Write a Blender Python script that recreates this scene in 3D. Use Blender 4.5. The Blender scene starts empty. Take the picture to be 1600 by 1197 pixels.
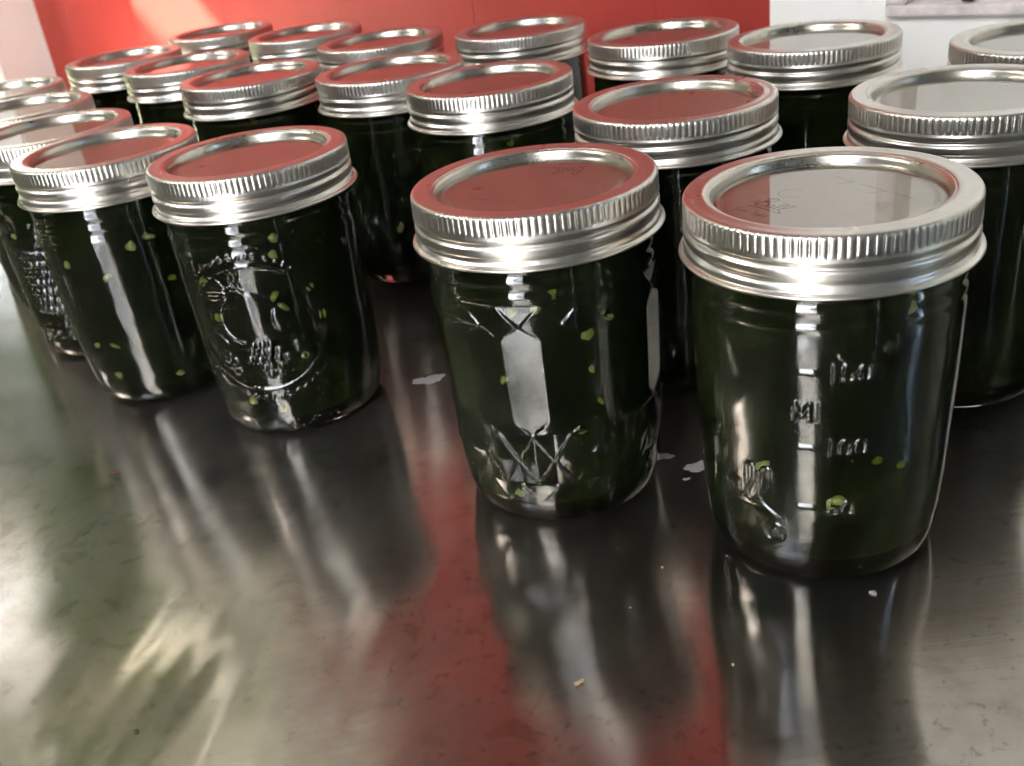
import bpy, bmesh, math, random
import numpy as np
from mathutils import Vector, Matrix

random.seed(7)
rng = np.random.default_rng(11)
R_ = math.radians
SC = bpy.context.scene
C = SC.collection
MM = 0.001

# ------------------------------------------------------------------ camera
# axes of the place: WD runs along the porch wall, WN runs from the camera towards it
ANG = R_(41.5)
WD = np.array([-math.cos(ANG), math.sin(ANG), 0.0])
WN = np.array([math.sin(ANG), math.cos(ANG), 0.0])
def W(a, n, z=0.0):
    """millimetres along the wall / towards the wall / up -> metres"""
    p = WD * a + WN * n
    return Vector((p[0] * MM, p[1] * MM, z * MM))

cam_d = bpy.data.cameras.new('camera')
cam = bpy.data.objects.new('camera', cam_d); C.objects.link(cam)
rt = Vector((0.99094767, -0.06192429, -0.11911384))
up = Vector((0.13424874, 0.4570898, 0.87923045))
fw = Vector((0.0, 0.88726225, -0.46126533))
M = Matrix(((rt.x, up.x, -fw.x, 0), (rt.y, up.y, -fw.y, 0), (rt.z, up.z, -fw.z, 0.17856), (0, 0, 0, 1)))
cam.matrix_world = M
cam_d.sensor_width = 36.0
cam_d.lens = 36.0 * 1563.4 / 1600.0
cam_d.clip_start = 0.005
cam_d.clip_end = 3000.0
cam_d.dof.use_dof = True
cam_d.dof.focus_distance = 0.265
cam_d.dof.aperture_fstop = 30.0
SC.camera = cam

# ------------------------------------------------------------------ sky, sun, exposure
SUN_EL = 50.0
sun_to = WD * 0.95 + WN * (-0.30)            # horizontal direction towards the sun
sun_to = sun_to / np.linalg.norm(sun_to)
world = bpy.data.worlds.new('World'); SC.world = world
world.use_nodes = True
nt = world.node_tree
bg = nt.nodes['Background']
sky = nt.nodes.new('ShaderNodeTexSky')
sky.sky_type = 'NISHITA'; sky.sun_disc = False
sky.sun_elevation = R_(SUN_EL)
sky.sun_rotation = math.atan2(sun_to[0], sun_to[1])
sky.air_density = 1.0; sky.dust_density = 4.0; sky.ozone_density = 0.4
nt.links.new(sky.outputs[0], bg.inputs[0])
bg.inputs[1].default_value = 0.13
sun_d = bpy.data.lights.new('sun', 'SUN'); sun = bpy.data.objects.new('sun', sun_d); C.objects.link(sun)
sun_d.energy = 5.0; sun_d.angle = R_(0.5); sun_d.color = (1.0, 0.93, 0.82)
sv = Vector((sun_to[0] * math.cos(R_(SUN_EL)), sun_to[1] * math.cos(R_(SUN_EL)), math.sin(R_(SUN_EL))))
sun.rotation_euler = sv.to_track_quat('Z', 'Y').to_euler()
SC.view_settings.view_transform = 'Standard'
SC.view_settings.look = 'None'
SC.view_settings.gamma = 1.0
SC.view_settings.exposure = 4.95
cy = SC.cycles
cy.max_bounces = 14; cy.diffuse_bounces = 4; cy.glossy_bounces = 6; cy.transmission_bounces = 12
cy.transparent_max_bounces = 8; cy.volume_bounces = 1
cy.caustics_refractive = True; cy.caustics_reflective = True
cy.blur_glossy = 0.3
cy.sample_clamp_indirect = 0.8
cy.use_guiding = True
cy.use_denoising = True
cy.use_adaptive_sampling = False

# ------------------------------------------------------------------ helpers
def link(o, parent=None):
    C.objects.link(o)
    if parent is not None: o.parent = parent
    return o
def mesh_obj(name, verts, faces, mat, parent=None, smooth=False, mats=None):
    me = bpy.data.meshes.new(name)
    verts = np.asarray(verts, dtype=np.float64)
    me.from_pydata(verts.tolist(), [], [tuple(f) for f in faces]) if not isinstance(faces, np.ndarray) else grid_mesh(me, verts, faces)
    if mat is not None: me.materials.append(mat)
    if smooth: me.polygons.foreach_set('use_smooth', [True] * len(me.polygons))
    me.update()
    return link(bpy.data.objects.new(name, me), parent)
def grid_mesh(me, v, q):
    me.vertices.add(len(v)); me.vertices.foreach_set('co', v.ravel())
    me.loops.add(q.size); me.loops.foreach_set('vertex_index', q.ravel().astype(np.int32))
    me.polygons.add(len(q)); me.polygons.foreach_set('loop_start', np.arange(0, q.size, q.shape[1], dtype=np.int32))
    me.update(calc_edges=True); me.validate()
def tag(o, label=None, cat=None, group=None, kind=None):
    if label: o['label'] = label
    if cat: o['category'] = cat
    if group: o['group'] = group
    if kind: o['kind'] = kind
    return o
def empty(name, loc):
    o = bpy.data.objects.new(name, None); o.location = loc; o.empty_display_size = 0.02
    return link(o)
def grid_quads(nr, nc, wrap):
    """rows nr, columns nc; wraps round the columns when asked"""
    i = np.arange(nr - 1)[:, None]; j = np.arange(nc if wrap else nc - 1)[None, :]
    j2 = (j + 1) % nc
    return np.stack([i * nc + j, i * nc + j2, (i + 1) * nc + j2, (i + 1) * nc + j], -1).reshape(-1, 4)
def box_w(a0, a1, n0, n1, z0, z1):
    """a box in wall axes (mm), as verts and faces"""
    v = [W(a, n, z)[:] for z in (z0, z1) for n in (n0, n1) for a in (a0, a1)]
    f = [(0, 1, 3, 2), (4, 6, 7, 5), (0, 4, 5, 1), (2, 3, 7, 6), (0, 2, 6, 4), (1, 5, 7, 3)]
    return v, f
def box_obj(name, ext, mat, parent=None, bevel=0.0):
    v, f = box_w(*ext)
    o = mesh_obj(name, v, f, mat, parent)
    bm = bmesh.new(); bm.from_mesh(o.data)
    bmesh.ops.recalc_face_normals(bm, faces=bm.faces)
    if bevel: bmesh.ops.bevel(bm, geom=bm.edges[:], offset=bevel * MM, segments=2, affect='EDGES')
    bm.to_mesh(o.data); bm.free()
    return o

# ------------------------------------------------------------------ materials
def new_mat(name):
    m = bpy.data.materials.new(name); m.use_nodes = True
    return m, m.node_tree, m.node_tree.nodes['Principled BSDF']
def noise(t, scale, detail=4.0, rough=0.55, vec=None, dist=0.0):
    n = t.nodes.new('ShaderNodeTexNoise'); n.inputs['Scale'].default_value = scale
    n.inputs['Detail'].default_value = detail; n.inputs['Roughness'].default_value = rough
    n.inputs['Distortion'].default_value = dist
    if vec is not None: t.links.new(vec, n.inputs['Vector'])
    return n
def ramp(t, src, stops):
    r = t.nodes.new('ShaderNodeValToRGB'); e = r.color_ramp.elements
    e[0].position, e[0].color = stops[0][0], (*stops[0][1], 1); e[1].position, e[1].color = stops[-1][0], (*stops[-1][1], 1)
    for p, c in stops[1:-1]:
        x = e.new(p); x.color = (*c, 1)
    t.links.new(src, r.inputs[0]); return r
def mapr(t, src, a, b, c, d):
    m = t.nodes.new('ShaderNodeMapRange'); t.links.new(src, m.inputs[0])
    for i, v in enumerate((a, b, c, d)): m.inputs[i + 1].default_value = v
    return m
def bump(t, h, strength, dist):
    b = t.nodes.new('ShaderNodeBump'); b.inputs['Strength'].default_value = strength; b.inputs['Distance'].default_value = dist
    t.links.new(h, b.inputs['Height']); return b
def objco(t):
    return t.nodes.new('ShaderNodeTexCoord').outputs['Object']

def mat_table():
    m, t, p = new_mat('brushed_steel')
    co = objco(t)
    mp = t.nodes.new('ShaderNodeMapping'); t.links.new(co, mp.inputs[0])
    mp.inputs['Rotation'].default_value = (0, 0, R_(-8)); mp.inputs['Scale'].default_value = (6, 420, 1)
    br = noise(t, 1.0, 5, 0.6, mp.outputs[0])
    big = noise(t, 9.0, 4, 0.6, co)
    spot = noise(t, 95.0, 4, 0.62, co, 0.6)
    blot = noise(t, 30.0, 4, 0.6, co, 0.5)
    # water marks: darker islands with a rim
    sr = ramp(t, spot.outputs[0], [(0.0, (1, 1, 1)), (0.57, (1, 1, 1)), (0.62, (0.72, 0.69, 0.65)), (0.70, (0.82, 0.80, 0.77)), (1.0, (0.84, 0.82, 0.79))])
    bl = ramp(t, blot.outputs[0], [(0.3, (1, 1, 1)), (0.50, (0.97, 0.97, 0.96)), (0.60, (0.86, 0.85, 0.84)), (0.75, (0.90, 0.89, 0.88))])
    mask = mapr(t, big.outputs[0], 0.40, 0.60, 0.15, 1.0)
    mx = t.nodes.new('ShaderNodeMix'); mx.data_type = 'RGBA'; mx.blend_type = 'MULTIPLY'
    t.links.new(mask.outputs[0], mx.inputs[0]); mx.inputs[6].default_value = (0.35, 0.338, 0.312, 1)
    t.links.new(sr.outputs[0], mx.inputs[7])
    mx2 = t.nodes.new('ShaderNodeMix'); mx2.data_type = 'RGBA'; mx2.blend_type = 'MULTIPLY'; mx2.inputs[0].default_value = 0.8
    t.links.new(mx.outputs[2], mx2.inputs[6]); t.links.new(bl.outputs[0], mx2.inputs[7])
    fine = noise(t, 330.0, 3, 0.65, co, 0.4)
    fr_ = ramp(t, fine.outputs[0], [(0.0, (1, 1, 1)), (0.60, (1, 1, 1)), (0.67, (0.74, 0.72, 0.69)), (1.0, (0.66, 0.62, 0.58))])
    pat = noise(t, 5.5, 5, 0.6, co, 0.3)
    pr_ = ramp(t, pat.outputs[0], [(0.35, (1.0, 1.0, 1.0)), (0.62, (0.93, 0.84, 0.74))])
    mx3 = t.nodes.new('ShaderNodeMix'); mx3.data_type = 'RGBA'; mx3.blend_type = 'MULTIPLY'; mx3.inputs[0].default_value = 1.0
    t.links.new(mx2.outputs[2], mx3.inputs[6]); t.links.new(fr_.outputs[0], mx3.inputs[7])
    mx4 = t.nodes.new('ShaderNodeMix'); mx4.data_type = 'RGBA'; mx4.blend_type = 'MULTIPLY'; mx4.inputs[0].default_value = 1.0
    t.links.new(mx3.outputs[2], mx4.inputs[6]); t.links.new(pr_.outputs[0], mx4.inputs[7]); mx2 = mx4
    t.links.new(mx2.outputs[2], p.inputs['Base Color'])
    p.inputs['Metallic'].default_value = 1.0
    ra = mapr(t, blot.outputs[0], 0.3, 0.7, 0.09, 0.14)
    rb = t.nodes.new('ShaderNodeMath'); rb.operation = 'MULTIPLY_ADD'; t.links.new(br.outputs[0], rb.inputs[0]); rb.inputs[1].default_value = 0.08
    t.links.new(ra.outputs[0], rb.inputs[2]); t.links.new(rb.outputs[0], p.inputs['Roughness'])
    p.inputs['Anisotropic'].default_value = 0.9
    tg = t.nodes.new('ShaderNodeTangent'); tg.direction_type = 'UV_MAP'; t.links.new(tg.outputs[0], p.inputs['Tangent'])
    b = bump(t, br.outputs[0], 0.16, 0.00012)
    b2 = bump(t, blot.outputs[0], 0.012, 0.0006); t.links.new(b.outputs[0], b2.inputs['Normal'])
    t.links.new(b2.outputs[0], p.inputs['Normal'])
    # worn oxide haze over the polish: a second, much wider lobe
    p2 = t.nodes.new('ShaderNodeBsdfPrincipled'); t.links.new(mx2.outputs[2], p2.inputs['Base Color'])
    p2.inputs['Metallic'].default_value = 1.0; p2.inputs['Roughness'].default_value = 0.46; p2.inputs['Anisotropic'].default_value = 0.5
    t.links.new(tg.outputs[0], p2.inputs['Tangent']); t.links.new(b2.outputs[0], p2.inputs['Normal'])
    ms = t.nodes.new('ShaderNodeMixShader'); hz = mapr(t, blot.outputs[0], 0.35, 0.65, 0.09, 0.20)
    t.links.new(hz.outputs[0], ms.inputs[0]); t.links.new(p.outputs[0], ms.inputs[1]); t.links.new(p2.outputs[0], ms.inputs[2])
    t.links.new(ms.outputs[0], t.nodes['Material Output'].inputs['Surface'])
    return m

def mat_satin(name, col, rough, scr=0.4, bumpy=0.0002):
    m, t, p = new_mat(name)
    co = objco(t)
    n = noise(t, 260.0, 4, 0.6, co)
    c = ramp(t, n.outputs[0], [(0.3, tuple(x * 0.93 for x in col)), (0.7, col)])
    t.links.new(c.outputs[0], p.inputs['Base Color']); p.inputs['Metallic'].default_value = 1.0
    n2 = noise(t, 60.0, 3, 0.6, co)
    r = mapr(t, n2.outputs[0], 0.3, 0.7, rough * 0.85, rough * 1.15); t.links.new(r.outputs[0], p.inputs['Roughness'])
    b = bump(t, n.outputs[0], scr, bumpy); t.links.new(b.outputs[0], p.inputs['Normal'])
    return m

def mat_glass():
    m, t, p = new_mat('clear_glass')
    t.nodes.remove(p); g = t.nodes.new('ShaderNodeBsdfGlass')
    g.inputs['IOR'].default_value = 1.64; g.inputs['Roughness'].default_value = 0.0; g.inputs['Color'].default_value = (0.97, 0.985, 0.97, 1)
    t.links.new(g.outputs[0], t.nodes['Material Output'].inputs['Surface'])
    return m
def mat_jelly():
    m, t, p = new_mat('green_pepper_jelly')
    t.nodes.remove(p); g = t.nodes.new('ShaderNodeBsdfRefraction')
    g.inputs['IOR'].default_value = 0.86; g.inputs['Roughness'].default_value = 0.04; g.inputs['Color'].default_value = (0.95, 1, 0.9, 1)
    d = t.nodes.new('ShaderNodeBsdfDiffuse'); 
    co = objco(t); n1 = noise(t, 55.0, 5, 0.65, co, 0.8)
    cr = ramp(t, n1.outputs[0], [(0.30, (0.016, 0.024, 0.009)), (0.52, (0.042, 0.060, 0.019)), (0.68, (0.095, 0.130, 0.040))])
    t.links.new(cr.outputs[0], d.inputs['Color'])
    mx = t.nodes.new('ShaderNodeMixShader'); mx.inputs[0].default_value = 0.28
    t.links.new(g.outputs[0], mx.inputs[1]); t.links.new(d.outputs[0], mx.inputs[2])
    out = t.nodes['Material Output']
    t.links.new(mx.outputs[0], out.inputs['Surface'])
    v = t.nodes.new('ShaderNodeVolumeAbsorption'); v.inputs['Color'].default_value = (0.67, 0.76, 0.25, 1); v.inputs['Density'].default_value = 400.0
    t.links.new(v.outputs[0], out.inputs['Volume'])
    return m
def mat_simple(name, col, rough=0.6, var=0.15, scale=40.0, bmp=0.0, bd=0.001, metallic=0.0, spec=0.5):
    m, t, p = new_mat(name)
    co = objco(t); n = noise(t, scale, 5, 0.6, co)
    c = ramp(t, n.outputs[0], [(0.25, tuple(x * (1 - var) for x in col)), (0.75, tuple(min(1, x * (1 + var)) for x in col))])
    t.links.new(c.outputs[0], p.inputs['Base Color']); p.inputs['Roughness'].default_value = rough; p.inputs['Metallic'].default_value = metallic
    p.inputs['Specular IOR Level'].default_value = spec
    if bmp:
        b = bump(t, n.outputs[0], bmp, bd); t.links.new(b.outputs[0], p.inputs['Normal'])
    return m
def mat_piece():
    m, t, p = new_mat('pepper_flesh')
    co = objco(t); n = noise(t, 500.0, 3, 0.6, co)
    oi = t.nodes.new('ShaderNodeObjectInfo')
    c = ramp(t, n.outputs[0], [(0.3, (0.46, 0.46, 0.17)), (0.7, (0.68, 0.64, 0.33))])
    hs = t.nodes.new('ShaderNodeHueSaturation'); t.links.new(c.outputs[0], hs.inputs['Color'])
    r = mapr(t, oi.outputs['Random'], 0, 1, 0.475, 0.515); t.links.new(r.outputs[0], hs.inputs['Hue'])
    r2 = mapr(t, oi.outputs['Random'], 0, 1, 1.15, 0.75); t.links.new(r2.outputs[0], hs.inputs['Value'])
    t.links.new(hs.outputs[0], p.inputs['Base Color']); p.inputs['Roughness'].default_value = 0.5
    return m
def mat_wood_paint(name, col, dirt=0.25):
    m, t, p = new_mat(name)
    co = objco(t)
    mp = t.nodes.new('ShaderNodeMapping'); t.links.new(co, mp.inputs[0]); mp.inputs['Scale'].default_value = (60, 60, 5)
    g = noise(t, 1.0, 5, 0.6, mp.outputs[0]); n = noise(t, 7.0, 5, 0.65, co)
    c = ramp(t, n.outputs[0], [(0.3, tuple(x * (1 - dirt) for x in col)), (0.7, col)])
    t.links.new(c.outputs[0], p.inputs['Base Color']); p.inputs['Roughness'].default_value = 0.5
    b = bump(t, g.outputs[0], 0.35, 0.0008); t.links.new(b.outputs[0], p.inputs['Normal'])
    return m

M_table = mat_table()
M_band = mat_satin('satin_tinplate_band', (0.57, 0.545, 0.49), 0.32)
M_lid = mat_satin('satin_tinplate_lid', (0.51, 0.475, 0.405), 0.3, 0.2)
M_glass = mat_glass(); M_jelly = mat_jelly(); M_piece = mat_piece()
M_print = mat_simple('grey_print', (0.10, 0.10, 0.10), 0.5, 0.2, 900)
M_red = mat_wood_paint('red_barn_paint', (0.36, 0.030, 0.019), 0.18)
M_white = mat_wood_paint('white_wall_paint', (0.88, 0.86, 0.80), 0.05)
M_glasspane = mat_simple('window_pane', (0.84, 0.82, 0.76), 0.5, 0.1, 10)
M_grime = mat_simple('grimy_white_paint', (0.62, 0.55, 0.52), 0.6, 0.3, 90)
M_house = mat_wood_paint('pale_blue_white_paint', (0.56, 0.62, 0.76), 0.10)  # blue tint chosen for the streak the added house mirrors into the jars
M_wood = mat_wood_paint('dark_brown_boards', (0.045, 0.032, 0.024), 0.3)
M_roof = mat_wood_paint('unpainted_porch_boards', (0.16, 0.12, 0.085), 0.3)
M_bark = mat_simple('bark', (0.10, 0.075, 0.055), 0.9, 0.4, 12, 0.6, 0.01)
M_grass = mat_simple('lawn', (0.085, 0.14, 0.03), 0.9, 0.5, 1.8)
M_leaf = mat_simple('leaves', (0.03, 0.05, 0.009), 0.5, 0.4, 3.0)
M_leaf2 = mat_simple('pale_leaves', (0.07, 0.115, 0.012), 0.5, 0.4, 3.0)
for m_ in (M_leaf, M_leaf2):                 # light shines through the leaves
    t_ = m_.node_tree; p_ = t_.nodes['Principled BSDF']; tr = t_.nodes.new('ShaderNodeBsdfTranslucent')
    t_.links.new(p_.inputs['Base Color'].links[0].from_socket, tr.inputs['Color'])
    ad = t_.nodes.new('ShaderNodeMixShader'); ad.inputs[0].default_value = 0.3 if m_ is M_leaf else 0.5
    t_.links.new(p_.outputs[0], ad.inputs[1]); t_.links.new(tr.outputs[0], ad.inputs[2]); t_.links.new(ad.outputs[0], t_.nodes['Material Output'].inputs['Surface'])
M_paving = mat_simple('pale_concrete', (0.42, 0.41, 0.39), 0.85, 0.15, 3.0)
M_res = mat_simple('dried_white_residue', (0.26, 0.245, 0.24), 0.8, 0.3, 700)
M_crumb = mat_simple('crumb', (0.42, 0.30, 0.16), 0.8, 0.4, 900)
M_crumbd = mat_simple('dark_crumb', (0.05, 0.035, 0.02), 0.8, 0.4, 900)
M_flake = mat_simple('red_flake', (0.12, 0.03, 0.015), 0.6, 0.3, 900)

# ------------------------------------------------------------------ the steel table
def sstep(x, a, b):
    t = np.clip((x - a) / (b - a), 0, 1); return t * t * (3 - 2 * t)
def table_z(x, y):
    """height of the dented sheet (mm) at x, y (mm); close to flat under the jars"""
    # the sheet sags away towards its free left front corner
    d = np.clip(-(x * 0.80 + (y - 330) * 0.60) - 25, 0, None)
    z = -0.00034 * d ** 2
    z = np.where(d > 170, -0.00034 * 170 ** 2 - 2 * 0.00034 * 170 * (d - 170), z)
    w = 1 - sstep(y - 0.35 * x, 230, 350)
    z = z + w * (0.62 * np.sin((x * 0.95 + y * 0.30) / 21.0) * np.sin((y - 0.35 * x) / 40.0 + 1.0)
                 + 0.24 * np.sin((x - 0.5 * y) / 10.0 + 0.7) * np.sin((x * .6 + 1.2 * y) / 24.0)
                 + 0.028 * np.sin((x - 0.30 * y) / 3.4 + 1.2 * np.sin(y / 23.0)) * np.sin((y + 0.2 * x) / 29.0)
                 + 0.020 * np.sin((x - 0.38 * y) / 1.7 + np.sin(y / 31.0)) * np.sin((y - 0.4 * x) / 41.0 + 2))
    z = z + 0.10 * np.sin(x / 31.0 + 2) * np.sin(y / 37.0)
    return z
def build_table():
    A0, A1, N0, N1 = -900, 1060, -170, 545
    root = empty('steel_table', W(0, 180, -20))
    tag(root, 'dented stainless steel table top under all the jelly jars', 'table')
    na, nn = 980, 420
    a = np.linspace(A0, A1, na); n = np.linspace(N0, N1, nn)
    AA, NN = np.meshgrid(a, n)
    X = WD[0] * AA + WN[0] * NN; Y = WD[1] * AA + WN[1] * NN
    Z = table_z(X, Y)
    v = np.stack([X, Y, Z], -1).reshape(-1, 3) * MM
    o = mesh_obj('table_top', v, grid_quads(nn, na, False)[:, ::-1].copy(), M_table, None, True)
    if o.data.polygons[0].normal.z < 0: o.data.flip_normals()
    uv = o.data.uv_layers.new(name='UVMap')
    li = np.empty(len(o.data.loops), dtype=np.int32); o.data.loops.foreach_get('vertex_index', li)
    u = np.stack([v[li, 0] * math.sin(R_(8)) + v[li, 1] * math.cos(R_(8)), v[li, 1] * math.sin(R_(8)) - v[li, 0] * math.cos(R_(8))], -1)
    uv.data.foreach_set('uv', u.astype(np.float32).ravel())
    # folded edges hanging from the sheet
    for idx in (np.arange(na), (nn - 1) * na + np.arange(na), np.arange(nn) * na, np.arange(nn) * na + na - 1):
        top = v[idx] - np.array([0, 0, 0.0]); bot = top.copy(); bot[:, 2] = -0.045
        e = mesh_obj('folded_edge', np.concatenate([top, bot]), grid_quads(2, len(idx), False), M_table, None, True)
        e.parent = root; e.matrix_parent_inverse = Matrix.Translation(-root.location)
    o.parent = root; o.matrix_parent_inverse = Matrix.Translation(-root.location)
    return root
build_table()

# ------------------------------------------------------------------ jar geometry (mm, about the jar's own axis)
H = 99.0
prof_pts = [(0.0, 25.6), (0.2, 27.2), (0.8, 28.5), (2.0, 29.4), (3.6, 30.0), (5.5, 30.5), (8.0, 30.9), (11.0, 31.2), (15.0, 31.7), (22.0, 32.2), (32.0, 32.6), (48.0, 33.1),
            (62.0, 33.5), (71.0, 33.6), (74.6, 33.3), (75.8, 33.65), (77.0, 33.25), (78.8, 33.2), (79.9, 33.55), (81.2, 33.2), (82.6, 33.0), (84.0, 33.3),
            (86.0, 32.3), (88.0, 31.9), (96.5, 31.9)]
pz = np.array([q[0] for q in prof_pts]); pr = np.array([q[1] for q in prof_pts])
def base_r(z): return np.interp(z, pz, pr)
def smooth_r(z, k=0.5):
    return sum(base_r(z + d) * w for d, w in ((-2 * k, .1), (-k, .2), (0, .4), (k, .2), (2 * k, .1)))

def wobble(th, z, seed, amp):
    r = np.random.default_rng(seed); h = np.zeros_like(th)
    for k in range(10):
        m = r.integers(1, 9); fz = r.uniform(0.02, 0.13)
        h += r.normal() * np.sin(m * th + fz * z + r.uniform(0, 6.28)) / (1 + 0.25 * m)
    for k in range(14):
        m = r.integers(12, 34); fz = r.uniform(-0.35, 0.35)
        h += 0.10 * r.normal() * np.sin(m * th + fz * z + r.uniform(0, 6.28))
    for k in range(6):
        m = r.integers(3, 12); fz = r.uniform(0.18, 0.5)
        h += 0.16 * r.normal() * np.sin(m * th + fz * z + r.uniform(0, 6.28))
    return amp * h * 0.35

def seg_dist(px, py, pts):
    """distance from grid points to a polyline"""
    d = np.full(px.shape, 1e9)
    for (x0, y0), (x1, y1) in zip(pts[:-1], pts[1:]):
        dx, dy = x1 - x0, y1 - y0; L = dx * dx + dy * dy + 1e-12
        t = np.clip(((px - x0) * dx + (py - y0) * dy) / L, 0, 1)
        d = np.minimum(d, np.hypot(px - x0 - t * dx, py - y0 - t * dy))
    return d
def curve(pts, n=8, closed=False):
    """Catmull-Rom through pts"""
    P = [np.array(p, float) for p in pts]
    if closed: P = [P[-1]] + P + [P[0], P[1]]
    else: P = [2 * P[0] - P[1]] + P + [2 * P[-1] - P[-2]]
    out = []
    for i in range(1, len(P) - 2):
        for k in range(n):
            t = k / n; a, b, c, d = P[i - 1], P[i], P[i + 1], P[i + 2]
            out.append(0.5 * ((2 * b) + (-a + c) * t + (2 * a - 5 * b + 4 * c - d) * t * t + (-a + 3 * b - 3 * c + d) * t ** 3))
    out.append(P[-2]); return [tuple(q) for q in out]
def ell(cx, cy, rx, ry, a0=0, a1=360, n=28, tilt=0):
    r = []
    for k in range(n + 1):
        a = R_(a0 + (a1 - a0) * k / n); x, y = rx * math.cos(a), ry * math.sin(a); c, s = math.cos(R_(tilt)), math.sin(R_(tilt))
        r.append((cx + x * c - y * s, cy + x * s + y * c))
    return r
# strokes are given as (arc mm from a reference angle, z mm); angle grows to the right seen from the camera
def stroke(h, S, Z, pts, w=0.55, a=0.42):
    xs = [p[0] for p in pts]; ys = [p[1] for p in pts]
    m = (S > min(xs) - 2) & (S < max(xs) + 2) & (Z > min(ys) - 2) & (Z < max(ys) + 2)
    if not m.any(): return
    d = seg_dist(S[m], Z[m], pts)
    h[m] = np.maximum(h[m], a * np.clip(1 - (d / (w * 1.25)) ** 2, 0, 1) ** 0.6)
def blob(h, S, Z, cx, cy, r, a, ry=None):
    ry = ry or r
    m = (abs(S - cx) < r * 1.1) & (abs(Z - cy) < ry * 1.1)
    if m.any():
        d2 = ((S[m] - cx) / r) ** 2 + ((Z[m] - cy) / ry) ** 2
        h[m] = np.maximum(h[m], a * np.sqrt(np.clip(1 - d2, 0, 1)))
def arc(th_deg, ref): return (th_deg - ref) * math.pi / 180 * 34.6

def glyph(ch, x, z, w, hgt):
    G = {'0': [ell(.5, .5, .5, .5, 0, 360)], '1': [[(.5, 0), (.5, 1)]],
         '5': [[(.95, 1), (.15, 1), (.1, .55)] + ell(.5, .32, .45, .32, 140, -150, 16)],
         'M': [[(0, 0), (0.05, 1), (.5, .25), (.95, 1), (1, 0)]], 'L': [[(.1, 1), (.1, 0), (.9, 0)]]}
    return [[(x + q[0] * w, z + q[1] * hgt) for q in s] for s in G[ch]]

def deco_script(th, z):
    """the jar with the script word, the maker's ring and the millilitre scale"""
    ref = -109.5; deg = np.degrees(th); S = (((deg - ref + 180) % 360) - 180) * math.pi / 180 * 34.6
    h = np.zeros_like(S)
    def A(d): return arc(d, ref)
    x0 = A(-171)
    # script B a l l with an underline that ends in a small flag
    B1 = curve([(x0 + 3.2, 25.5), (x0 + 4.4, 33), (x0 + 5.6, 40.0)])
    B2 = curve([(x0 + 2.2, 36.5), (x0 + 5.6, 40.6), (x0 + 9.2, 38.5), (x0 + 8.2, 34.3), (x0 + 4.6, 32.6), (x0 + 9.2, 31.4), (x0 + 9.4, 27.2), (x0 + 5.6, 25.0), (x0 + 1.6, 27.4)])
    a1 = curve([(x0 + 14.3, 30.2), (x0 + 12.6, 31.2), (x0 + 11.0, 29.0), (x0 + 11.4, 26.4), (x0 + 13.2, 26.2), (x0 + 14.4, 30.6), (x0 + 14.6, 27.0), (x0 + 16.0, 26.4)])
    l1 = curve([(x0 + 16.0, 26.4), (x0 + 19.0, 32.5), (x0 + 18.8, 37.0), (x0 + 17.0, 36.2), (x0 + 16.9, 29.0), (x0 + 18.2, 25.8), (x0 + 20.2, 27.2)])
    l2 = curve([(x0 + 20.2, 27.2), (x0 + 23.6, 33.0), (x0 + 23.8, 36.8), (x0 + 21.8, 36.4), (x0 + 20.9, 29.6), (x0 + 21.6, 26.2), (x0 + 25.4, 23.4), (x0 + 26.6, 22.4)])
    u = curve([(x0 + 1.0, 22.2), (x0 + 8, 23.2), (x0 + 16, 23.6), (x0 + 22, 23.2), (x0 + 26.6, 22.4)])
    for s in (B1, B2, a1, l1, l2, u): stroke(h, S, z + 1.2, s, 0.40, 0.42)
    cx = A(-129.6)
    stroke(h, S, z, ell(cx, 16.4, 3.1, 2.9), 0.38)
    for s in ([(cx - .6, 15.4), (cx - .6, 17.4)], ell(cx - .1, 16.9, .6, .5, 90, -90, 8), [(cx - .1, 16.4), (cx + .7, 15.4)]): stroke(h, S, z, s, 0.3, 0.35)
    for zz in (65.0, 44.4, 26.5): stroke(h, S, z, [(A(-118.5), zz), (A(-111.5), zz)], 0.55, 0.45)
    for txt, zz in (('150', 62.8), ('100', 42.4), ('50', 24.4)):
        x = A(-105.5)
        for chh in txt:
            wd = 0.5 if chh == '1' else 2.7
            for s in glyph(chh, x, zz, wd, 4.2): stroke(h, S, z, s, 0.38, 0.44)
            x += wd + 1.1 + (0.8 if chh == '1' else 0)
    for s in glyph('M', A(-120.5), 52.0, 4.0, 4.6) + glyph('L', A(-110.5), 52.0, 3.0, 4.6): stroke(h, S, z, s, 0.46, 0.5)
    stroke(h, S, z, curve([(A(-81.5), 73.0), (A(-81.8), 70), (A(-83.5), 68.6), (A(-85.4), 69.6), (A(-84.6), 71.4), (A(-82.6), 71.2)]), 0.35, 0.35)
    stroke(h, S, z, curve([(A(-103), 69.5), (A(-99.5), 67.5)]), 0.45, 0.2)
    return h

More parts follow.
